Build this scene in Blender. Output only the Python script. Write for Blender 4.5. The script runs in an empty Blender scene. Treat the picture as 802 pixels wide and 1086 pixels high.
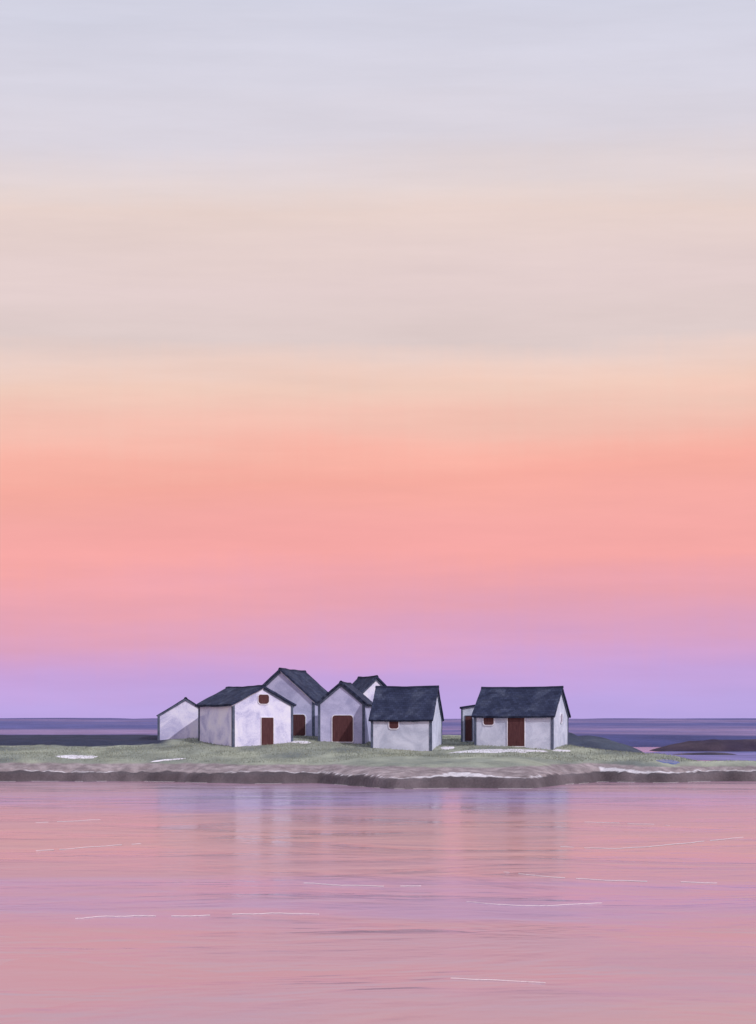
import bpy, bmesh, math, random
from mathutils import Vector, Matrix, noise
random.seed(7)
R = math.radians
scn = bpy.context.scene
COL = scn.collection

# ------------------------------------------------------------------ camera
CAMZ, F, HY = 3.5, 1400.0, 768.0          # eye height, focal length in photo pixels, photo row of eye level
cam = bpy.data.cameras.new('camera')
cam.sensor_fit = 'HORIZONTAL'; cam.sensor_width = 36
cam.lens = F*36/802; cam.shift_y = (HY-543)/802
cam.clip_start = 0.1; cam.clip_end = 9000
camo = bpy.data.objects.new('camera', cam); COL.objects.link(camo)
camo.location = (0, 0, CAMZ); camo.rotation_euler = (R(90), 0, 0)
scn.camera = camo

# ------------------------------------------------------------------ colour management
vs = scn.view_settings
vs.view_transform = 'Standard'; vs.look = 'None'; vs.gamma = 1; vs.exposure = 0.0; vs.use_curve_mapping = False

def lin(c):
    return tuple(((v/255)/12.92 if v/255 <= 0.04045 else ((v/255+0.055)/1.055)**2.4) for v in c) + (1.0,)

# ------------------------------------------------------------------ world: dusk sky
w = bpy.data.worlds.new('World'); scn.world = w; w.use_nodes = True
nt = w.node_tree; nt.nodes.clear()
class NB:
    """tiny helper for node graphs"""
    def __init__(s, nt): s.nt = nt
    def n(s, typ, **kw):
        nd = s.nt.nodes.new(typ)
        for k, v in kw.items():
            if k.startswith('_'): setattr(nd, k[1:], v)
            else: nd.inputs[k.replace('__', ' ')].default_value = v
        return nd
    def l(s, a, b): s.nt.links.new(a, b)
    def m(s, op, a, b=None, c=None, clamp=False):
        nd = s.nt.nodes.new('ShaderNodeMath'); nd.operation = op; nd.use_clamp = clamp
        for i, v in enumerate((a, b, c)):
            if v is None: continue
            if isinstance(v, (int, float)): nd.inputs[i].default_value = v
            else: s.l(v, nd.inputs[i])
        return nd.outputs[0]
    def comb(s, x, y, z):
        nd = s.nt.nodes.new('ShaderNodeCombineXYZ')
        for i, v in enumerate((x, y, z)):
            if isinstance(v, (int, float)): nd.inputs[i].default_value = v
            else: s.l(v, nd.inputs[i])
        return nd.outputs[0]
    def noise(s, vec, scale, detail=3, rough=0.5, dist=0):
        nd = s.nt.nodes.new('ShaderNodeTexNoise')
        nd.inputs['Scale'].default_value = scale; nd.inputs['Detail'].default_value = detail
        nd.inputs['Roughness'].default_value = rough; nd.inputs['Distortion'].default_value = dist
        if vec is not None: s.l(vec, nd.inputs['Vector'])
        return nd.outputs[0]
    def ramp(s, fac, stops, interp='LINEAR'):
        nd = s.nt.nodes.new('ShaderNodeValToRGB'); cr = nd.color_ramp; cr.interpolation = interp
        while len(cr.elements) > 1: cr.elements.remove(cr.elements[-1])
        cr.elements[0].position = stops[0][0]; cr.elements[0].color = stops[0][1]
        for p, c in stops[1:]:
            e = cr.elements.new(p); e.color = c
        s.l(fac, nd.inputs[0]); return nd.outputs[0]
    def mix(s, fac, a, b, mode='MIX'):
        nd = s.nt.nodes.new('ShaderNodeMix'); nd.data_type = 'RGBA'; nd.blend_type = mode
        for sock, v in ((nd.inputs[0], fac), (nd.inputs[6], a), (nd.inputs[7], b)):
            if isinstance(v, (int, float)): sock.default_value = v
            elif isinstance(v, tuple): sock.default_value = v
            else: s.l(v, sock)
        return nd.outputs[2]

b = NB(nt)
tc = b.n('ShaderNodeTexCoord'); sp = b.n('ShaderNodeSeparateXYZ'); b.l(tc.outputs['Generated'], sp.inputs[0])
X, Y, Z = sp.outputs
hor = b.m('SQRT', b.m('ADD', b.m('MULTIPLY', b.m('MULTIPLY', X, X), 0.2), b.m('ADD', b.m('MULTIPLY', Y, Y), 1e-4)))
T = b.m('DIVIDE', Z, hor)                                   # tangent of the elevation
ax = b.m('DIVIDE', X, hor); ay = b.m('DIVIDE', Y, hor)
band = b.noise(b.comb(b.m('MULTIPLY', ax, 1.6), b.m('MULTIPLY', ay, 1.6), b.m('MULTIPLY', T, 16.0)), 1.0, 4, 0.55)
slow = b.noise(b.comb(b.m('MULTIPLY', ax, 2.6), b.m('ADD', b.m('MULTIPLY', ay, 2.6), 4.3), b.m('MULTIPLY', T, 4.0)), 1.0, 2, 0.5)
fringe = b.noise(b.comb(b.m('MULTIPLY', ax, 95.0), b.m('MULTIPLY', ay, 95.0), b.m('MULTIPLY', T, 9.0)), 1.0, 3, 0.6)
T2 = b.m('ADD', T, b.m('MULTIPLY', b.m('SUBTRACT', band, 0.5), 0.062))
T2 = b.m('ADD', T2, b.m('MULTIPLY', b.m('SUBTRACT', slow, 0.5), 0.026))
T2 = b.m('ADD', T2, 0.010)
T2 = b.m('ADD', T2, b.m('MULTIPLY', b.m('SUBTRACT', fringe, 0.5), 0.010))
T2 = b.m('ADD', T2, b.m('MULTIPLY', ax, -0.012))
def ty(y): return ((HY-y)/F)/0.7
stops = [(768,(182,166,228)),(725,(190,166,226)),(692,(200,164,220)),(668,(211,163,208)),(645,(221,163,193)),(618,(231,164,180)),
         (592,(240,166,172)),(575,(246,168,166)),(530,(245,170,165)),(495,(248,173,161)),(472,(248,180,166)),(450,(244,189,175)),(412,(240,203,188)),
         (385,(236,207,197)),(355,(222,204,202)),(300,(226,206,205)),(240,(232,211,205)),(215,(228,212,210)),
         (150,(218,212,222)),(100,(216,213,226)),(40,(212,211,226))]
st = [(ty(y - (20 if y < 430 else 9 if y < 500 else 0)), lin(c)) for y, c in stops] + [(0.82, lin((207,209,226))), (1.0, lin((194,200,224)))]
colr = b.ramp(b.m('DIVIDE', T2, 0.7, clamp=True), st)
wash = b.noise(b.comb(b.m('MULTIPLY', ax, 3.0), b.m('MULTIPLY', ay, 3.0), b.m('MULTIPLY', T, 26.0)), 1.0, 6, 0.62)
wash2 = b.noise(b.comb(b.m('MULTIPLY', ax, 7.0), b.m('MULTIPLY', ay, 7.0), b.m('MULTIPLY', T, 60.0)), 1.0, 5, 0.6)
val = b.m('ADD', b.m('MULTIPLY', b.m('SUBTRACT', wash, 0.5), 0.20), b.m('ADD', b.m('MULTIPLY', b.m('SUBTRACT', wash2, 0.5), 0.07), 1.0))
vm = b.n('ShaderNodeVectorMath', _operation='SCALE'); b.l(colr, vm.inputs[0]); b.l(val, vm.inputs['Scale'])
bg = b.n('ShaderNodeBackground'); b.l(vm.outputs[0], bg.inputs[0]); bg.inputs[1].default_value = 1.0
ow = b.n('ShaderNodeOutputWorld'); b.l(bg.outputs[0], ow.inputs[0])

# ------------------------------------------------------------------ sun: low, from the right and a little behind the viewer
sun = bpy.data.lights.new('sun', 'SUN'); sun.energy = 2.0; sun.angle = R(0.8); sun.color = (1.0, 0.94, 0.97)
so = bpy.data.objects.new('sun', sun); COL.objects.link(so)
sd = Vector((0.66, -0.69, 0.70)).normalized()
so.rotation_euler = sd.to_track_quat('Z', 'Y').to_euler(); so.location = (60, -30, 40)

# ------------------------------------------------------------------ materials
def newmat(name):
    m = bpy.data.materials.new(name); m.use_nodes = True
    nt = m.node_tree; bs = nt.nodes['Principled BSDF']
    return m, NB(nt), bs
def setbump(b, bs, h, strength, dist):
    nd = b.n('ShaderNodeBump'); nd.inputs['Strength'].default_value = strength; nd.inputs['Distance'].default_value = dist
    b.l(h, nd.inputs['Height']); b.l(nd.outputs[0], bs.inputs['Normal'])

def mottled(name, c1, c2, scale=1.6, grain=22, rough=0.9, bump=0.25, bd=0.02, c3=None, streak=None):
    """a wash of two or three colours with paper-like grain"""
    m, b, bs = newmat(name)
    tc = b.n('ShaderNodeTexCoord'); oi = b.n('ShaderNodeObjectInfo')
    add = b.n('ShaderNodeVectorMath', _operation='ADD'); b.l(tc.outputs['Object'], add.inputs[0])
    b.l(b.comb(b.m('MULTIPLY', oi.outputs['Random'], 37.0), b.m('MULTIPLY', oi.outputs['Random'], 11.0), 0.0), add.inputs[1])
    v = add.outputs[0]
    n1 = b.noise(v, scale, 5, 0.6, 0.6); n2 = b.noise(v, grain, 4, 0.7)
    f = b.m('ADD', b.m('MULTIPLY', n1, 0.72), b.m('MULTIPLY', n2, 0.34))
    stops = [(0.42, c1), (0.62, c2)] if c3 is None else [(0.40, c1), (0.52, c2), (0.64, c3)]
    c = b.ramp(f, stops)
    b.l(c, bs.inputs['Base Color']); bs.inputs['Roughness'].default_value = rough
    bs.inputs['Specular IOR Level'].default_value = 0.25
    setbump(b, bs, b.m('ADD', n2, b.m('MULTIPLY', n1, 0.5)), bump, bd)
    return m

WALL_A = mottled('limewash_white', (0.50,0.50,0.72,1), (0.76,0.75,0.92,1), 0.7, 16, c3=(0.88,0.87,0.95,1))
WALL_B = mottled('limewash_lavender', (0.38,0.39,0.58,1), (0.62,0.62,0.83,1), 0.7, 16)
WALL_C = mottled('limewash_grey', (0.46,0.50,0.62,1), (0.70,0.74,0.86,1), 0.8, 20)
TRIM = mottled('slate_blue_board', (0.06,0.075,0.12,1), (0.12,0.145,0.21,1), 3, 30, 0.7)
WTRIM = mottled('white_board', (0.70,0.68,0.76,1), (0.86,0.85,0.90,1), 3, 30, 0.7)

def roofmat():
    m, b, bs = newmat('dark_slate_roof')
    tc = b.n('ShaderNodeTexCoord'); v = tc.outputs['UV']
    n1 = b.noise(tc.outputs['Object'], 1.1, 5, 0.6, 0.5); n2 = b.noise(tc.outputs['Object'], 26, 4, 0.7)
    br = b.n('ShaderNodeTexBrick', _offset=0.5); b.l(v, br.inputs['Vector'])
    br.inputs['Scale'].default_value = 1.0; br.inputs['Brick Width'].default_value = 0.26; br.inputs['Row Height'].default_value = 0.19
    br.inputs['Mortar Size'].default_value = 0.012; br.inputs['Mortar Smooth'].default_value = 0.4
    br.inputs['Color1'].default_value = (0.70,0.70,0.72,1); br.inputs['Color2'].default_value = (1.35,1.35,1.3,1); br.inputs['Mortar'].default_value = (0.45,0.45,0.5,1)
    f = b.m('ADD', b.m('MULTIPLY', n1, 0.7), b.m('MULTIPLY', n2, 0.34))
    c = b.ramp(f, [(0.36, (0.018,0.024,0.055,1)), (0.52, (0.033,0.042,0.085,1)), (0.70, (0.075,0.09,0.14,1))])
    c = b.mix(0.8, c, br.outputs['Color'], 'MULTIPLY')
    b.l(c, bs.inputs['Base Color']); bs.inputs['Roughness'].default_value = 0.85; bs.inputs['Specular IOR Level'].default_value = 0.2
    setbump(b, bs, b.m('ADD', b.m('MULTIPLY', n2, 0.4), b.m('MULTIPLY', br.outputs['Fac'], -1.0)), 0.5, 0.02)
    return m
ROOF = roofmat()

def plankmat(name, c1, c2, pitch=0.14):
    m, b, bs = newmat(name)
    tc = b.n('ShaderNodeTexCoord'); sp = b.n('ShaderNodeSeparateXYZ'); b.l(tc.outputs['Object'], sp.inputs[0])
    u = b.m('ADD', sp.outputs[0], sp.outputs[1])
    fr = b.m('FRACT', b.m('DIVIDE', u, pitch)); g = b.m('LESS_THAN', fr, 0.1)
    n1 = b.noise(b.comb(b.m('MULTIPLY', sp.outputs[0], 12.0), b.m('MULTIPLY', sp.outputs[1], 12.0), b.m('MULTIPLY', sp.outputs[2], 2.0)), 1.0, 5, 0.65)
    c = b.ramp(n1, [(0.3, c1), (0.7, c2)])
    c = b.mix(b.m('MULTIPLY', g, 0.35), c, (0.03,0.012,0.014,1))
    b.l(c, bs.inputs['Base Color']); bs.inputs['Roughness'].default_value = 0.8; bs.inputs['Specular IOR Level'].default_value = 0.2
    setbump(b, bs, b.m('SUBTRACT', b.m('MULTIPLY', n1, 0.3), g), 0.6, 0.012)
    return m
DOOR = plankmat('maroon_planks', (0.072,0.027,0.030,1), (0.125,0.052,0.054,1))
VENT = mottled('faded_grey_board', (0.22,0.20,0.28,1), (0.34,0.31,0.40,1), 3, 30)

# ground: cover colours come from a map of what grows or lies where, stored on the vertices
def groundmat(name, gs=1.0, bump=0.6, bd=0.06):
    m, b, bs = newmat(name)
    at = b.n('ShaderNodeAttribute', _attribute_name='cover'); tc = b.n('ShaderNodeTexCoord')
    n1 = b.noise(tc.outputs['Object'], 0.55*gs, 6, 0.62, 0.4); n2 = b.noise(tc.outputs['Object'], 9*gs, 5, 0.7)
    f = b.m('ADD', b.m('MULTIPLY', n1, 0.6), b.m('MULTIPLY', n2, 0.5))
    v = b.n('ShaderNodeMapRange'); b.l(f, v.inputs[0]); v.inputs[1].default_value = 0.35; v.inputs[2].default_value = 0.75; v.inputs[3].default_value = 0.62; v.inputs[4].default_value = 1.38
    sc = b.n('ShaderNodeVectorMath', _operation='SCALE'); b.l(at.outputs['Color'], sc.inputs[0]); b.l(v.outputs[0], sc.inputs['Scale'])
    b.l(sc.outputs[0], bs.inputs['Base Color']); bs.inputs['Roughness'].default_value = 0.95; bs.inputs['Specular IOR Level'].default_value = 0.15
    setbump(b, bs, b.m('ADD', n2, n1), bump, bd)
    return m
GROUND = groundmat('turf_and_shingle'); HEATH = groundmat('heather_heath', 0.12, 0.5, 0.6)

def watermat():
    m, b, bs = newmat('still_sea_water')
    tc = b.n('ShaderNodeTexCoord'); sp = b.n('ShaderNodeSeparateXYZ'); b.l(tc.outputs['Object'], sp.inputs[0])
    x, y = sp.outputs[0], sp.outputs[1]
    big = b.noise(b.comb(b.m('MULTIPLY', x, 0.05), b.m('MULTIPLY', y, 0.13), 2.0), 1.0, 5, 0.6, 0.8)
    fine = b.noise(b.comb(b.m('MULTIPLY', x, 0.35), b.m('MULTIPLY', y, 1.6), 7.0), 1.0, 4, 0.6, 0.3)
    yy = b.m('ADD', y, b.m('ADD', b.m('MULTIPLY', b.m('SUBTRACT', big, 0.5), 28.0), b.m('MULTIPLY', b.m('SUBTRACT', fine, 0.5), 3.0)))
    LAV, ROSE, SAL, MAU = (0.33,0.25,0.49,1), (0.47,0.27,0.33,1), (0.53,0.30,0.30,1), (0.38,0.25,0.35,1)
    c = b.ramp(b.m('DIVIDE', yy, 100.0, clamp=True), [(.13, (.54,.31,.32,1)), (.18, (.47,.29,.36,1)), (.23, ROSE), (.27, (.40,.265,.44,1)), (.32, ROSE), (.40, SAL), (.50, ROSE), (.60, LAV), (.72, MAU), (.80, ROSE), (.92, LAV), (1.0, (.12,.13,.36,1))])  # bands of reflected sky colour put into the base colour, by distance
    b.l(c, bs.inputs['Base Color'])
    bs.inputs['IOR'].default_value = 1.42; 
    paws = b.noise(b.comb(b.m('MULTIPLY', x, 0.13), b.m('MULTIPLY', y, 0.30), 11.0), 1.0, 4, 0.6, 0.6)      # calm slicks between ruffled patches
    ruf = b.n('ShaderNodeMapRange'); b.l(paws, ruf.inputs[0]); ruf.inputs[1].default_value = 0.36; ruf.inputs[2].default_value = 0.60
    b.l(b.m('ADD', b.m('MULTIPLY', ruf.outputs[0], 0.13), 0.13), bs.inputs['Roughness'])
    w1 = b.noise(b.comb(b.m('MULTIPLY', x, 0.30), b.m('MULTIPLY', y, 0.7), 0.0), 1.0, 3, 0.5, 0.3)
    w2 = b.noise(b.comb(b.m('MULTIPLY', x, 1.6), b.m('MULTIPLY', y, 4.0), 5.0), 1.0, 2, 0.5)
    setbump(b, bs, b.m('MULTIPLY', b.m('ADD', w1, b.m('MULTIPLY', w2, 0.14)), b.m('ADD', b.m('MULTIPLY', ruf.outputs[0], 0.80), 0.25)), 1.0, 0.055)
    return m
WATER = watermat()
m_, b_, bs_ = newmat('foam'); bs_.inputs['Base Color'].default_value = (0.80,0.70,0.72,1); bs_.inputs['Roughness'].default_value = 0.7; FOAM = m_

# ------------------------------------------------------------------ object helpers
def link(name, bm, mat, parent=None, smooth=False):
    me = bpy.data.meshes.new(name); bmesh.ops.recalc_face_normals(bm, faces=bm.faces[:])
    bm.to_mesh(me); bm.free(); me.materials.append(mat)
    if smooth:
        for p in me.polygons: p.use_smooth = True
    o = bpy.data.objects.new(name, me); COL.objects.link(o)
    if parent: o.parent = parent
    return o
def tag(o, label=None, cat=None, group=None, kind=None):
    for k, v in (('label', label), ('category', cat), ('group', group), ('kind', kind)):
        if v: o[k] = v
    return o

# ------------------------------------------------------------------ terrain
def pn(x, y, s, seed=0.0): return noise.noise(Vector((x*s, y*s, seed)))
def fbm(x, y, s, seed=0.0, o=4):
    v = 0; a = 1
    for i in range(o):
        v += a*noise.noise(Vector((x*s, y*s, seed+i*7.3))); a *= .5; s *= 2.1
    return v
def sst(a, b_, x):
    t = max(0, min(1, (x-a)/(b_-a))); return t*t*(3-2*t)
def lerp(a, b_, t): return a+(b_-a)*t
def interp(pts, t):
    if t <= pts[0][0]: return pts[0][1]
    for (t0, v0), (t1, v1) in zip(pts, pts[1:]):
        if t <= t1: return v0+(v1-v0)*(t-t0)/(t1-t0)
    return pts[-1][1]
def shore(x):                       # where the bank meets the water
    px = 401+x*F/80
    base = interp([(-200,80.2),(38,80.6),(150,80.9),(230,78.4),(290,77.4),(340,78.4),(400,72.4),(430,70.8),(470,72.2),(545,71.6),(590,76.5),(640,80.0),(700,78.6),(760,80.6),(1100,80.2)], px)
    return base + 0.5*pn(x, 0, 0.16, 3) + 0.45*pn(x, 0, 0.7, 9) + .07*pn(x, 0, 2.3, 19)
def tdist(x, y):                    # distance inland, with the bank kept steep and the slope behind it stretched
    s = shore(x); t = y-s
    return t if t < 1 else 1+(t-1)*7/(87-s)
PROF = [(-60,-2.5),(-6,-0.9),(0,-0.02),(0.08,0.14),(0.34,0.50),(0.8,0.58),(2.6,1.08),(3.4,1.26),(7.5,2.02),(11,2.30),(16,2.52),(24,2.5),(34,1.6),(48,-0.3),(60,-1.6),(90,-2.6)]
def ht(x, y):
    t = tdist(x, y)
    z = interp(PROF, t)
    bw = 1.0 if t > 0 else max(0, 1+t/3)
    z += bw*(0.07*fbm(x, y, 0.25, 1)+0.03*fbm(x, y, 1.3, 4, 2)+(0.09*fbm(x, y, 1.7, 8)*sst(-.1,.3,t)*(1-sst(1.2,2.6,t))))
    # the spit on the right runs out low towards the inlet
    k = sst(11, 21, x)
    if t > 2.6: z = lerp(z, interp([(2.6,1.06),(3.6,1.28),(5,1.48),(7,1.46),(10,0.6),(13,-.5),(40,-2.5)], t)+.05*fbm(x, y, .6, 3), k)
    # shoulder in front of the blue-grey pair of sheds, dip before the low shed
    z += 0.28*math.exp(-(((x+5.5)/2.6)**2+((y-93)/3.2)**2))
    z -= 0.30*math.exp(-(((x-2.6)/3.2)**2+((y-85)/3.0)**2))
    # left: land stays high and runs into the dark heath
    k2 = sst(18.5, 21.5, x)
    if t > 3.2: z = lerp(z, interp([(3.2,1.12),(5,0.95),(8,0.55),(11,-.4),(40,-2.5)], t), k2)
    kl = sst(-12.5, -16.5, x)
    if t > 5: z = lerp(z, interp([(5,1.55),(10,1.98),(11,2.10),(13,2.36),(22,2.62),(40,2.5),(60,1.0),(80,-1.5)], t)+0.10*fbm(x, y, .25, 6), kl)
    return z
C_GRASS1, C_GRASS2, C_GRASS3 = (0.285,0.305,0.25), (0.37,0.39,0.30), (0.18,0.20,0.185)
C_SAND1, C_SAND2 = (0.27,0.22,0.225), (0.40,0.335,0.335)
C_ROCK1, C_ROCK2 = (0.098,0.080,0.088), (0.165,0.138,0.148)
C_PALE = (0.80,0.77,0.80)
C_HEATH = (0.040,0.046,0.082)
def mixc(a, c, t): return tuple(lerp(p, q, t) for p, q in zip(a, c))
def cover(x, y):
    t = tdist(x, y)
    n = fbm(x, y, 0.35, 20); nf = fbm(x, y, 1.7, 30, 3)
    g = mixc(C_GRASS1, C_GRASS2, sst(-.35,.5,n)); g = mixc(g, C_GRASS3, sst(0.0,.7,fbm(x,y,.22,41)))
    s = mixc(C_SAND1, C_SAND2, sst(-.4,.6,nf)); r = mixc(C_ROCK1, C_ROCK2, sst(-.5,.6,n))
    tw = t+0.25*n
    e1 = 0.75+0.16*pn(x, 0, .35, 5)
    c = mixc(r, s, sst(e1-.08, e1+.08, tw))
    pw = 0.05+0.40*math.exp(-((x-13.0)/3.2)**2)+.25*math.exp(-((x-4.5)/1.6)**2)
    if abs(tw-e1-0.10-pw*.6) < pw and pn(x, 0, .12, 77) > -0.02-pw: c = mixc(c, C_PALE, 0.7)     # shell line above the ledge
    e2 = 2.45+0.55*pn(x, 0, .11, 15)-0.5*sst(10, 18, x)
    c = mixc(c, g, sst(e2-.22, e2+.22, tw))
    hz = sst(10.2, 11.0, t+1.6*pn(x, 0, .12, 7)+.5*nf)*sst(-14.2, -15.2, x)
    c = mixc(c, C_HEATH, hz)
    return c
def axis(segs):
    out = []
    for a, c, st in segs:
        n = max(1, int(round((c-a)/st)))
        out += [a+(c-a)*i/n for i in range(n)]
    out.append(segs[-1][1]); return out
def sheet(name, xs, ys, hf, cf, mat):
    me = bpy.data.meshes.new(name); nx, ny = len(xs), len(ys)
    vs_ = [(x, y, hf(x, y)) for y in ys for x in xs]
    fs = [(j*nx+i, j*nx+i+1, (j+1)*nx+i+1, (j+1)*nx+i) for j in range(ny-1) for i in range(nx-1)]
    me.from_pydata(vs_, [], fs); me.materials.append(mat)
    ca = me.color_attributes.new('cover', 'FLOAT_COLOR', 'POINT')
    for i, v in enumerate(vs_): ca.data[i].color = (*cf(v[0], v[1]), 1)
    for p in me.polygons: p.use_smooth = True
    o = bpy.data.objects.new(name, me); COL.objects.link(o); tag(o, kind='structure'); return o
sheet('ground', axis([(-260,-60,5),(-60,-28,1),(-28,28,.16),(28,60,1),(60,260,5)]),
      axis([(40,69,3),(69,88,.10),(88,92,.15),(92,100,.3),(100,112,.8),(112,190,3)]), ht, cover, GROUND)

# far heath: a low rolling headland on the horizon, lilac with heather
def hill_h(x, y):
    r = sst(185, 240, y+18*fbm(x, 0, .01, 3)+0.05*x)
    z = -1.5 + r*(2.9) + sst(230, 760, y)*5.3 + r*0.55*fbm(x, y, .009, 12) + sst(500,760,y)*0.9*fbm(x, 0, .006, 55)
    if y > 800: z -= (y-800)*0.02
    return z
def hill_c(x, y):
    n = fbm(x*0.5, y, .008, 60, 3); n2 = fbm(x*.6, y, .03, 66)
    c = mixc((0.125,0.125,0.30), (0.34,0.235,0.39), sst(-.45,.5,n+.3*n2))
    top = sst(560, 700, y+60*n); c = mixc(c, (0.085,0.09,0.25), top*.85)
    return mixc((0.075,0.08,0.21), c, sst(235, 290, y+25*n))
sheet('hills', axis([(-1400,-420,40),(-420,420,5),(420,1400,40)]), axis([(170,300,4),(300,820,10),(820,1300,60)]), hill_h, hill_c, HEATH)

# dark mounds behind the spit at the right
def mound(name, cx, cy, rx, ry, top, col1, col2, mat, seed, nx=90, ny=26):
    me = bpy.data.meshes.new(name); vs_ = []; fs = []
    for j in range(ny+1):
        for i in range(nx+1):
            u = -1+2*i/nx; v = -1+2*j/ny
            x = cx+u*rx; y = cy+v*ry
            d = max(0, 1-u*u)**.6*max(0, 1-v*v)**.7
            z = -0.5+d*(top+0.5)*(0.92+.28*fbm(x, y, .12, seed, 4))
            vs_.append((x, y, z))
    for j in range(ny):
        for i in range(nx): k = j*(nx+1)+i; fs.append((k, k+1, k+nx+2, k+nx+1))
    me.from_pydata(vs_, [], fs); me.materials.append(mat)
    ca = me.color_attributes.new('cover', 'FLOAT_COLOR', 'POINT')
    for i, v in enumerate(vs_): ca.data[i].color = (*mixc(col1, col2, sst(-.4,.5,fbm(v[0],v[1],.15,seed+3))), 1)
    for p in me.polygons: p.use_smooth = True
    o = bpy.data.objects.new(name, me); COL.objects.link(o); tag(o, kind='structure'); return o
ROCK = groundmat('dark_heath_rock', 0.7, 0.8, 0.15)
mound('mound', 14.2, 118, 11, 10, 2.85, (0.052,0.062,0.105), (0.085,0.10,0.135), ROCK, 5)
mound('mound', 47, 172, 12, 5, 1.45, (0.045,0.033,0.062), (0.085,0.062,0.085), ROCK, 15)
mound('mound', 66, 186, 16, 6, 1.7, (0.040,0.036,0.070), (0.080,0.062,0.085), ROCK, 25)
mound('mound', 56, 158, 9, 3, 0.75, (0.07,0.05,0.075), (0.20,0.14,0.14), ROCK, 45)
mound('mound', 37, 150, 5, 2, 0.4, (0.07,0.06,0.09), (0.15,0.12,0.14), ROCK, 55)
mound('mound', 92, 160, 25, 6, 1.3, (0.045,0.033,0.062), (0.12,0.08,0.09), ROCK, 35)

# sea
bm = bmesh.new()
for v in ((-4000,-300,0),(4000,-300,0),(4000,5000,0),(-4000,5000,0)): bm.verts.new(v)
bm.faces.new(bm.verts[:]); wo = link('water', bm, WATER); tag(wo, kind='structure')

def draped(name, pts, zoff, mat, seed, kind='structure', ring=14):
    """a patch with an uneven outline laid over the ground; pts = centre/half sizes"""
    bm = bmesh.new(); cx, cy, rx, ry, rot = pts
    n = 56; rows = []
    for j in range(ring+1):
        row = []
        for i in range(n):
            a = 2*math.pi*i/n; k = 1+0.32*noise.noise(Vector((math.cos(a)*1.6, math.sin(a)*1.6, seed)))+.12*noise.noise(Vector((math.cos(a)*6, math.sin(a)*6, seed+5)))
            f = j/ring; u = math.cos(a)*rx*k*f; v = math.sin(a)*ry*k*f
            x = cx+u*math.cos(rot)-v*math.sin(rot); y = cy+u*math.sin(rot)+v*math.cos(rot)
            row.append(bm.verts.new((x, y, ht(x, y)+zoff*(1-f**6)-0.01*f**8)))
            if j == 0: break
        rows.append(row)
    for i in range(n):
        bm.faces.new((rows[0][0], rows[1][i], rows[1][(i+1) % n]))
        for j in range(1, ring): bm.faces.new((rows[j][i], rows[j+1][i], rows[j+1][(i+1) % n], rows[j][(i+1) % n]))
    o = link(name, bm, mat, smooth=True); tag(o, kind=kind); return o
SHELL = mottled('white_shell_sand', (0.66,0.62,0.66,1), (0.86,0.84,0.87,1), 1.4, 14, 0.95)
POND = None
def at(px, py):                    # point on the ground seen at a pixel of the photograph
    d = 60.0
    while d < 140:
        if CAMZ-(py-HY)*d/F <= ht((px-401)/F*d, d): break
        d += 0.05
    return (px-401)/F*d, d
for i, (px, py, wpx, ry, rot) in enumerate([(84,803,24,.45,0),(178,806,20,.15,.05),(496,797,20,.5,.1),(526,797,32,1.3,.15),
                                  (560,796,24,.5,0),(595,796,10,.4,0),(474,793,8,.8,0),(318,787,12,.5,0),(742,804,10,.14,0)]):
    x, y = at(px, py); draped('sand', (x, y, wpx/F*y, ry, rot), 0.035, SHELL, i*3.1)
x, y = at(709, 808)
m_, b_, bs_ = newmat('pond_water'); bs_.inputs['Base Color'].default_value = (0.10,0.13,0.30,1); bs_.inputs['Roughness'].default_value = 0.25; bs_.inputs['IOR'].default_value = 1.33
o = draped('pond', (x, y, 13/F*y, .62, 0), 0.03, m_, 44)
m_, b_, bs_ = newmat('lagoon_water'); tc_ = b_.n('ShaderNodeTexCoord')
b_.l(b_.ramp(b_.noise(tc_.outputs['Object'], .12, 4, .6), [(.35, (.07,.09,.28,1)), (.65, (.20,.20,.50,1))]), bs_.inputs['Base Color'])
bs_.inputs['Roughness'].default_value = 0.45; bs_.inputs['IOR'].default_value = 1.25; bs_.inputs['Specular IOR Level'].default_value = 0.3
bm = bmesh.new(); vv = []
for i in range(90):
    a = 2*math.pi*i/90; k = 1+.10*noise.noise(Vector((math.cos(a)*2, math.sin(a)*2, 4)))+.05*noise.noise(Vector((math.cos(a)*9, math.sin(a)*9, 4)))
    vv.append(bm.verts.new((78+54*k*math.cos(a), 144+37*k*math.sin(a), .012)))
bm.faces.new(vv); tag(link('lagoon', bm, m_), kind='structure')

# ------------------------------------------------------------------ sheds
def box_bm(bm, x0, x1, y0, y1, z0, z1):
    v = [bm.verts.new(p) for p in ((x0,y0,z0),(x1,y0,z0),(x1,y1,z0),(x0,y1,z0),(x0,y0,z1),(x1,y0,z1),(x1,y1,z1),(x0,y1,z1))]
    for f in ((0,3,2,1),(4,5,6,7),(0,1,5,4),(1,2,6,5),(2,3,7,6),(3,0,4,7)): bm.faces.new([v[i] for i in f])
def rrect(w_, h_, rb, rt, n=5):
    """outline of a rectangle with rounded corners: rb radius below, rt radius above; origin bottom centre"""
    pts = []
    for cx, cz, a0, r in ((w_/2, 0, -90, rb), (w_/2, h_, 0, rt), (-w_/2, h_, 90, rt), (-w_/2, 0, 180, rb)):
        if r < .005: pts.append((cx, cz)); continue
        ox = cx-math.copysign(r, cx); oz = cz+r if cz == 0 else cz-r
        for k in range(n+1):
            a = R(a0+90*k/n); pts.append((ox+r*math.cos(a), oz+r*math.sin(a)))
    return pts
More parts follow.
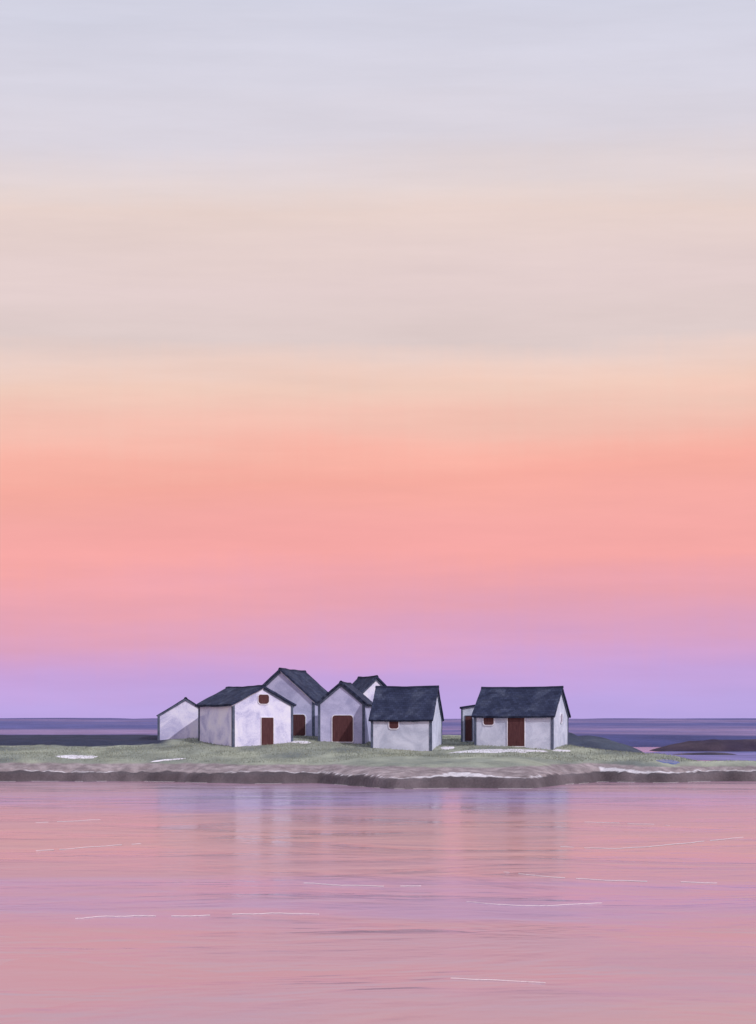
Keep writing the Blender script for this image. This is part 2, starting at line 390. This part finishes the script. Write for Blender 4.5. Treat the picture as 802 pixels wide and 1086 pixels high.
def extr(pts, d0, d1, M):
    """closed outline (u,z) extruded along the outward direction of the face frame M"""
    bm = bmesh.new(); A = [bm.verts.new(M @ Vector((u, -d0, z))) for u, z in pts]; B = [bm.verts.new(M @ Vector((u, -d1, z))) for u, z in pts]
    bm.faces.new(A); bm.faces.new(B[::-1]); n = len(pts)
    for i in range(n): bm.faces.new((A[i], A[(i+1) % n], B[(i+1) % n], B[i]))
    return bm
def frame_ring(pi, po, d0, d1, M):
    bm = bmesh.new(); n = len(pi)
    V = {}
    for nm, p in (('i', pi), ('o', po)):
        for d in (d0, d1): V[nm, d] = [bm.verts.new(M @ Vector((u, -d, z))) for u, z in p]
    for i in range(n):
        j = (i+1) % n
        bm.faces.new((V['i',d1][i], V['i',d1][j], V['o',d1][j], V['o',d1][i]))
        bm.faces.new((V['i',d0][i], V['i',d0][j], V['o',d0][j], V['o',d0][i]))
        bm.faces.new((V['i',d0][i], V['i',d0][j], V['i',d1][j], V['i',d1][i]))
        bm.faces.new((V['o',d0][i], V['o',d0][j], V['o',d1][j], V['o',d1][i]))
    return bm

def shed(name, label, corner, W, L, eave, ridge, yaw, openings, wall=WALL_A, rakes=('dark','dark'), over=0.16, thick=0.15,
         corners='fr fl br'.split(), group='whitewashed fishing sheds on the low island', taper=0.0):
    """ridge runs along local Y; the gable at y=0 faces local -Y. corner = world (x, y, z) of local origin (gable centre)"""
    root = bpy.data.objects.new(name, None); COL.objects.link(root)
    root.location = corner; root.rotation_euler = (0, 0, yaw); tag(root, label, 'shed', group)
    rnd = random.Random(sum(map(ord, label)))
    h = W/2; zb = -0.7
    # walls: one shell, faces cut finely and nudged so the masonry is not dead straight
    bm = bmesh.new()
    prof = [(-h, zb), (h, zb), (h, eave), (0, ridge), (-h, eave)]
    A = [bm.verts.new((x, 0, z)) for x, z in prof]; B = [bm.verts.new((x, L, z)) for x, z in prof]
    bm.faces.new(A); bm.faces.new(B[::-1])
    for i in range(5): bm.faces.new((A[i], A[(i+1) % 5], B[(i+1) % 5], B[i]))
    bmesh.ops.subdivide_edges(bm, edges=bm.edges[:], cuts=6, use_grid_fill=True)
    sx = rnd.random()*50
    for v in bm.verts:
        q = v.co; q.x += 0.025*noise.noise(Vector((q.y*.5, q.z*.6, sx))); q.y += 0.02*noise.noise(Vector((q.x*.6, q.z*.6, sx+9)))
        if taper: q.x *= 1-taper*0
    link('wall', bm, wall, root)
    # roof: both slopes, one mesh, subdivided so that ridge and eaves sag a little
    sl = math.hypot(h, ridge-eave); ux, uz = h/sl, (ridge-eave)/sl
    bm = bmesh.new(); uvl = bm.loops.layers.uv.new('UVMap'); ny, ns = 22, 9
    def sag(y, s): return -0.045*math.sin(math.pi*(y+over)/(L+2*over))+0.035*noise.noise(Vector((y*1.1, s*1.3, sx)))
    for sgn in (-1, 1):
        G = {}
        for lay in (0, 1):
            for j in range(ny+1):
                for i in range(ns+1):
                    y = -over+(L+2*over)*j/ny; s = (sl+over*1.2)*i/ns
                    x = ux*s; z = ridge-uz*s
                    d = 0.012+(thick if lay else 0)
                    if lay and i == 0: X_, Z_ = 0.0, z+d/ux
                    elif i == 0: X_, Z_ = 0.0, z+d/ux
                    else: X_, Z_ = x+uz*d, z+ux*d
                    if lay and j in (0, ny): Z_ -= 0.02
                    G[lay, j, i] = bm.verts.new((sgn*X_, y+0.02*noise.noise(Vector((s*1.5, y, sx+3))), Z_+sag(y, s)))
        def q(a, b2, c, d, uv=True):
            f = bm.faces.new([G[k] for k in (a, b2, c, d)])
            for lp, k in zip(f.loops, (a, b2, c, d)): lp[uvl].uv = ((L+2*over)*k[1]/ny + sx, (sl)*k[2]/ns)
        for j in range(ny):
            for i in range(ns):
                q((1,j,i),(1,j,i+1),(1,j+1,i+1),(1,j+1,i)); q((0,j,i),(0,j+1,i),(0,j+1,i+1),(0,j,i+1))
            q((0,j,ns),(0,j+1,ns),(1,j+1,ns),(1,j,ns))
        for i in range(ns):
            for j in (0, ny): q((0,j,i),(0,j,i+1),(1,j,i+1),(1,j,i))
    bmesh.ops.remove_doubles(bm, verts=bm.verts[:], dist=0.0005)
    roof = link('roof', bm, ROOF, root)
    # ridge capping
    bm = bmesh.new(); zr = ridge+(0.012+thick)/ux
    n = 14
    for j in range(n+1):
        y = -over-.02+(L+2*over+.04)*j/n; zz = zr+sag(y, 0)
        for u, dz in ((-.13, -.13*uz/ux+.02), (-.05, .025), (.05, .025), (.13, -.13*uz/ux+.02)): bm.verts.new((u, y, zz+dz))
    bm.verts.ensure_lookup_table()
    for j in range(n):
        for k in range(3): bm.faces.new([bm.verts[i] for i in (j*4+k, j*4+k+1, j*4+k+5, j*4+k+4)])
    ext = bmesh.ops.extrude_face_region(bm, geom=bm.faces[:])
    for v in ext['geom']:
        if isinstance(v, bmesh.types.BMVert): v.co.z -= 0.035
    link('ridge_cap', bm, ROOF, roof)
    # rake boards on both gables
    for g, (y0, y1) in enumerate(((-over+.03, -0.005), (L+.005, L+over-.03))):
        for sgn in (-1, 1):
            mat = {'dark': TRIM, 'white': WTRIM, 'slate': ROOF}[rakes[0 if sgn < 0 else 1]]
            wd = 0.13 if mat is not WTRIM else 0.07
            bm = bmesh.new(); s1 = sl+over*0.9
            P = [(0, ridge), (ux*s1, ridge-uz*s1), (ux*s1-uz*wd, ridge-uz*s1-ux*wd), (0, ridge-wd/ux)]
            yb0, yb1 = (y1-0.055, y1) if g == 0 else (y0, y0+0.055)
            a = [bm.verts.new((sgn*(x+(.002 if k in (0,3) else 0)), yb0, z+.005)) for k, (x, z) in enumerate(P)]
            c = [bm.verts.new((v.co.x, yb1, v.co.z)) for v in a]
            bm.faces.new(a); bm.faces.new(c[::-1])
            for i in range(4): bm.faces.new((a[i], a[(i+1) % 4], c[(i+1) % 4], c[i]))
            link('rake_board', bm, mat, root)
    # corner boards
    cw, cp = 0.13, 0.035
    for cn in corners:
        sx_ = 1 if 'r' == cn[1] else -1; yy = 0 if cn[0] == 'f' else L
        sy = -1 if cn[0] == 'f' else 1
        bm = bmesh.new()
        xs_ = sorted((sx_*(h+cp), sx_*(h-cw))); ys_ = sorted((yy+sy*cp, yy-sy*cw))
        # L-shaped board wrapped round the corner
        ox, ix = sx_*(h+cp), sx_*(h-0.01); oy, iy = yy+sy*cp, yy-sy*0.01
        fx, fy = sx_*(h-cw), yy-sy*cw
        Lp = [(fx, oy), (ox, oy), (ox, fy), (ix, fy), (ix, iy), (fx, iy)]
        zt = eave-0.02
        a = [bm.verts.new((x, y, zb+.1)) for x, y in Lp]; c = [bm.verts.new((x+0.015*sx_*0, y, zt)) for x, y in Lp]
        bm.faces.new(a[::-1]); bm.faces.new(c)
        for i in range(6): bm.faces.new((a[i], a[(i+1) % 6], c[(i+1) % 6], c[i]))
        link('corner_board', bm, TRIM, root)
    # openings: (face, kind, u, z, w, h, rb, rt)
    for face, kind, u, z, ow_, oh, rb, rt in openings:
        if face == 'gable': M = Matrix.Translation((u, 0, z))
        elif face == 'left': M = Matrix.Translation((-h, L/2+u, z)) @ Matrix.Rotation(-math.pi/2, 4, 'Z')
        elif face == 'right': M = Matrix.Translation((h, L/2+u, z)) @ Matrix.Rotation(math.pi/2, 4, 'Z')
        mat = VENT if kind == 'vent' else DOOR
        pi = rrect(ow_, oh, rb, rt); fw = 0.05
        po = [(a*(ow_+2*fw)/ow_, (c-oh/2)*(oh+2*fw)/oh+oh/2) for a, c in pi]
        p = link(kind, extr(pi, -0.02, 0.035, M), mat, root)
        link(kind+'_frame', frame_ring(pi, po, -0.01, 0.06, M), WTRIM, p)
    return root

def zat(py, d): return CAMZ-(py-HY)*d/F
def xat(px, d): return (px-401)/F*d

def place_gable(pxc, d, py, nx_yaw): return (xat(pxc, d), d, zat(py, d)), nx_yaw

# yaw>0 turns the gable (facing -Y) towards +X
# 1 pale shed at the far left
shed('shed', 'small plain white shed without openings, at the left end of the row', (xat(197,94), 94, zat(790,94)), 3.9, 4.6, 2.12, 3.30, R(7), [],
     WALL_A, ('dark','dark'), corners=['fl','fr'], thick=0.04, over=.1)
# 2 white shed with gable window and narrow door
th = R(33); d0 = 87.0; cx, cy = xat(247,d0), d0; W = 4.5
gc = (cx+math.cos(th)*W/2, cy+math.sin(th)*W/2, zat(791, d0))
shed('shed', 'white shed with a narrow maroon door and a small window high in its bright gable', gc, W, 5.2, 2.72, 3.85, th,
     [('gable','door', 0.30, -0.02, 0.92, 1.88, 0.0, 0.05), ('gable','window', 0.02, 2.78, 0.80, 0.62, .22, .16)], WALL_A, ('white','dark'), corners=['fl','fr','bl'])
# 3 tall shed behind
th = R(-16); d0 = 95.0; W = 5.1
gc = (xat(333,d0)-math.cos(th)*W/2, d0-math.sin(th)*W/2, zat(784, d0))
shed('shed', 'tallest grey-lavender shed, half hidden, with its maroon door between two nearer gables', gc, W, 5.2, 2.72, 4.95, th,
     [('gable','door', 1.32, 0.22, 1.20, 1.55, .16, .22)], WALL_B, ('dark','white'), corners=['fr','fl','br'])
# 4 lavender gable
th = R(-7); d0 = 90.0; W = 3.15
gc = (xat(362,d0), d0, zat(788, d0))
shed('shed', 'narrow lavender shed facing the water with one wide square maroon door', gc, W, 4.2, 2.68, 4.0, th,
     [('gable','door', 0.10, 0.08, 1.42, 1.80, .10, .22)], WALL_B, ('dark','dark'), corners=['fl','fr'])
# 5 small one behind
th = R(24); d0 = 100.5; W = 4.0
gc = (xat(399,d0), d0, 2.40)
shed('shed', 'shed mostly hidden behind the row, only its bright peak and dark roof showing', gc, W, 3.2, 2.75, 4.58, th, [], WALL_A, ('dark','dark'))
# 6 low long-roofed shed: gable (normal to the right), front is its left side
def longshed(label, pxn, dn, pyb, fpx, gpx, phi, eave, ridge, W, L, ops, wall, **k):
    # near corner = front right; gable normal = (cos phi, -sin phi) -> yaw = 90deg - phi
    yaw = R(90)-phi
    nc = Vector((xat(pxn, dn), dn))
    back = Vector((math.sin(phi), math.cos(phi)))            # along the gable, away from the viewer
    gcen = nc+back*W/2
    return shed('shed', label, (gcen.x, gcen.y, zat(pyb, dn)), W, L, eave, ridge, yaw, ops, wall, **k)
longshed('low grey shed under a deep dark roof with one tiny maroon window below the eave', 457.5, 86.0, 796, 0, 0, R(12), 2.02, 4.05, 4.2, 4.0,
         [('left','window', 0.48, 1.42, 0.62, 0.52, .16, .02)], WALL_C, corners=['fl','fr','bl'], over=.14)
longshed('wide grey shed standing apart at the right, with a maroon door and a maroon window', 586.5, 86.0, 792, 0, 0, R(20.5), 2.02, 3.80, 4.55, 5.3,
         [('left','door', -0.20, 0.02, 1.14, 1.93, .0, .05), ('left','window', 0.82+.95-.10, 1.42, 0.70, 0.56, .16, .02), ('gable','vent', 0.1, 1.55, .42, .62, .16, .2)], WALL_C, corners=['fl','fr','bl'], over=.16)

# lean-to hut behind the wide shed
root = bpy.data.objects.new('hut', None); COL.objects.link(root); d0 = 92.5
root.location = (xat(489.5, d0), d0, zat(787, d0)); root.rotation_euler = (0, 0, R(-6)); tag(root, 'little flat-roofed grey hut with a thin dark door, tucked behind the wide shed', 'hut')
bm = bmesh.new(); W2, L2 = 1.7, 2.2
A = [bm.verts.new(p) for p in ((0,0,-.7),(W2,0,-.7),(W2,0,2.66),(0,0,2.34))]; B = [bm.verts.new((v.co.x, L2, v.co.z)) for v in A]
bm.faces.new(A); bm.faces.new(B[::-1])
for i in range(4): bm.faces.new((A[i], A[(i+1) % 4], B[(i+1) % 4], B[i]))
link('wall', bm, WALL_C, root)
bm = bmesh.new(); box_bm(bm, -.12, W2+.1, -.12, L2+.12, 0, .13)
for v in bm.verts: v.co.z += 2.35+.1524*v.co.x
link('roof', bm, ROOF, root)
bm = bmesh.new(); box_bm(bm, -.03, .09, -.03, .09, -.6, 2.33); link('corner_board', bm, TRIM, root)
p = link('door', extr(rrect(.46, 1.72, 0, .03), -.02, .03, Matrix.Translation((.50, 0, .1))), DOOR, root)
pi = rrect(.46, 1.72, 0, .03); link('door_frame', frame_ring(pi, [(a*1.2, (c-.86)*1.05+.86) for a, c in pi], -.01, .055, Matrix.Translation((.50, 0, .1))), TRIM, p)

# ------------------------------------------------------------------ foam: thin pale lines on the water and specks at the bank
bm = bmesh.new()
def ribbon(pts, wd, broken=False):
    n = len(pts); prev = None
    for i, (x, y, z) in enumerate(pts):
        if broken and noise.noise(Vector((x*1.7, y*3, 9))) < -0.28: prev = None; continue
        w_ = wd*math.sin(math.pi*(i+.5)/n)**.4*(0.6+.8*abs(noise.noise(Vector((x*2.2, y*2, 1)))))
        a = bm.verts.new((x, y-w_/2, z)); m0 = bm.verts.new((x, y, z+.008)); c = bm.verts.new((x, y+w_/2, z))
        if prev: bm.faces.new((prev[0], a, m0, prev[1])); bm.faces.new((prev[1], m0, c, prev[2]))
        prev = (a, m0, c)
def wline(pxs, wpx=1.0, seed=0):
    pts = []; P = [pxs[0]]+list(pxs)+[pxs[-1]]
    for i in range(1, len(P)-2):
        n = max(3, int((P[i+1][0]-P[i][0])/2.5))
        for k in range(n):
            t = k/n; cr = [0.5*(2*P[i][q]+(P[i+1][q]-P[i-1][q])*t+(2*P[i-1][q]-5*P[i][q]+4*P[i+1][q]-P[i+2][q])*t*t+(3*P[i][q]-P[i-1][q]-3*P[i+1][q]+P[i+2][q])*t**3) for q in (0, 1)]
            px = cr[0]; py = cr[1]+.9*noise.noise(Vector((px*.035, seed, 0)))+.3*noise.noise(Vector((px*.2, seed, 3)))
            d = CAMZ*F/(py-HY); pts.append((xat(px, d), d, .006))
    ymid = pxs[0][1]; d = CAMZ*F/(ymid-HY)
    ribbon(pts, .50*wpx*d*d/(CAMZ*F), True)
wline([(38,903),(90,899),(151,895)], .8, 1); wline([(322,937),(390,940),(448,940)], .7, 2); wline([(534,925),(580,930),(650,934),(762,937)], .8, 3)
wline([(588,898),(660,900),(730,894),(790,888)], .8, 4); wline([(80,975),(120,972),(200,972),(280,969),(340,970)], .8, 5); wline([(620,872),(680,874),(712,876)], .5, 6)
wline([(478,1038),(520,1040),(580,1043)], .6, 7); wline([(38,873),(75,871),(108,870)], .4, 8); wline([(495,957),(560,961),(640,958)], .35, 11)
x = -46.0
while x < 46:                       # specks where water meets the bank
    ln = random.uniform(.3, 2.2)
    if random.random() < .62:
        ribbon([(x+ln*k/8, shore(x+ln*k/8)-.10+.05*noise.noise(Vector((x+k, 0, 3))), .012) for k in range(9)], .10)
    x += ln+random.uniform(.1, 1.0)
fo = link('sea_foam', bm, FOAM); tag(fo, 'thin pale foam lines drifting on the pink water', 'foam', kind='stuff')

# ------------------------------------------------------------------ short grass on the turf
def grassmat():
    m, b, bs = newmat('short_grass')
    tc = b.n('ShaderNodeTexCoord'); n1 = b.noise(tc.outputs['Object'], .5, 4, .6); n2 = b.noise(tc.outputs['Object'], 7, 2, .6)
    c = b.ramp(b.m('ADD', b.m('MULTIPLY', n1, .6), b.m('MULTIPLY', n2, .4)), [(.35, (.17,.19,.165,1)), (.5, (.275,.30,.24,1)), (.65, (.38,.405,.31,1))])
    b.l(c, bs.inputs['Base Color']); bs.inputs['Roughness'].default_value = 1; bs.inputs['Specular IOR Level'].default_value = .1
    return m
vs_, fs = [], []
cnt = 0
while cnt < 52000:
    x = random.uniform(-30, 30); y = random.uniform(81, 104); t = tdist(x, y)
    if t < 2.9 or (x < -13.5 and t > 10) or ht(x, y) < .5: continue
    if fbm(x, y, .5, 50, 3) < random.uniform(-.9, .35): continue
    z = ht(x, y); a = random.uniform(0, math.pi); h_ = random.uniform(.04, .12); wd = random.uniform(.012, .03)
    dx, dy = math.cos(a)*wd, math.sin(a)*wd; lx, ly = random.uniform(-.04,.04), random.uniform(-.04,.04)
    k = len(vs_); vs_ += [(x-dx, y-dy, z-.02), (x+dx, y+dy, z-.02), (x+lx, y+ly, z+h_)]; fs.append((k, k+1, k+2)); cnt += 1
me = bpy.data.meshes.new('grass'); me.from_pydata(vs_, [], fs); me.materials.append(grassmat())
o = bpy.data.objects.new('grass', me); COL.objects.link(o); tag(o, 'short sage green grass growing round the sheds', 'grass', kind='stuff')
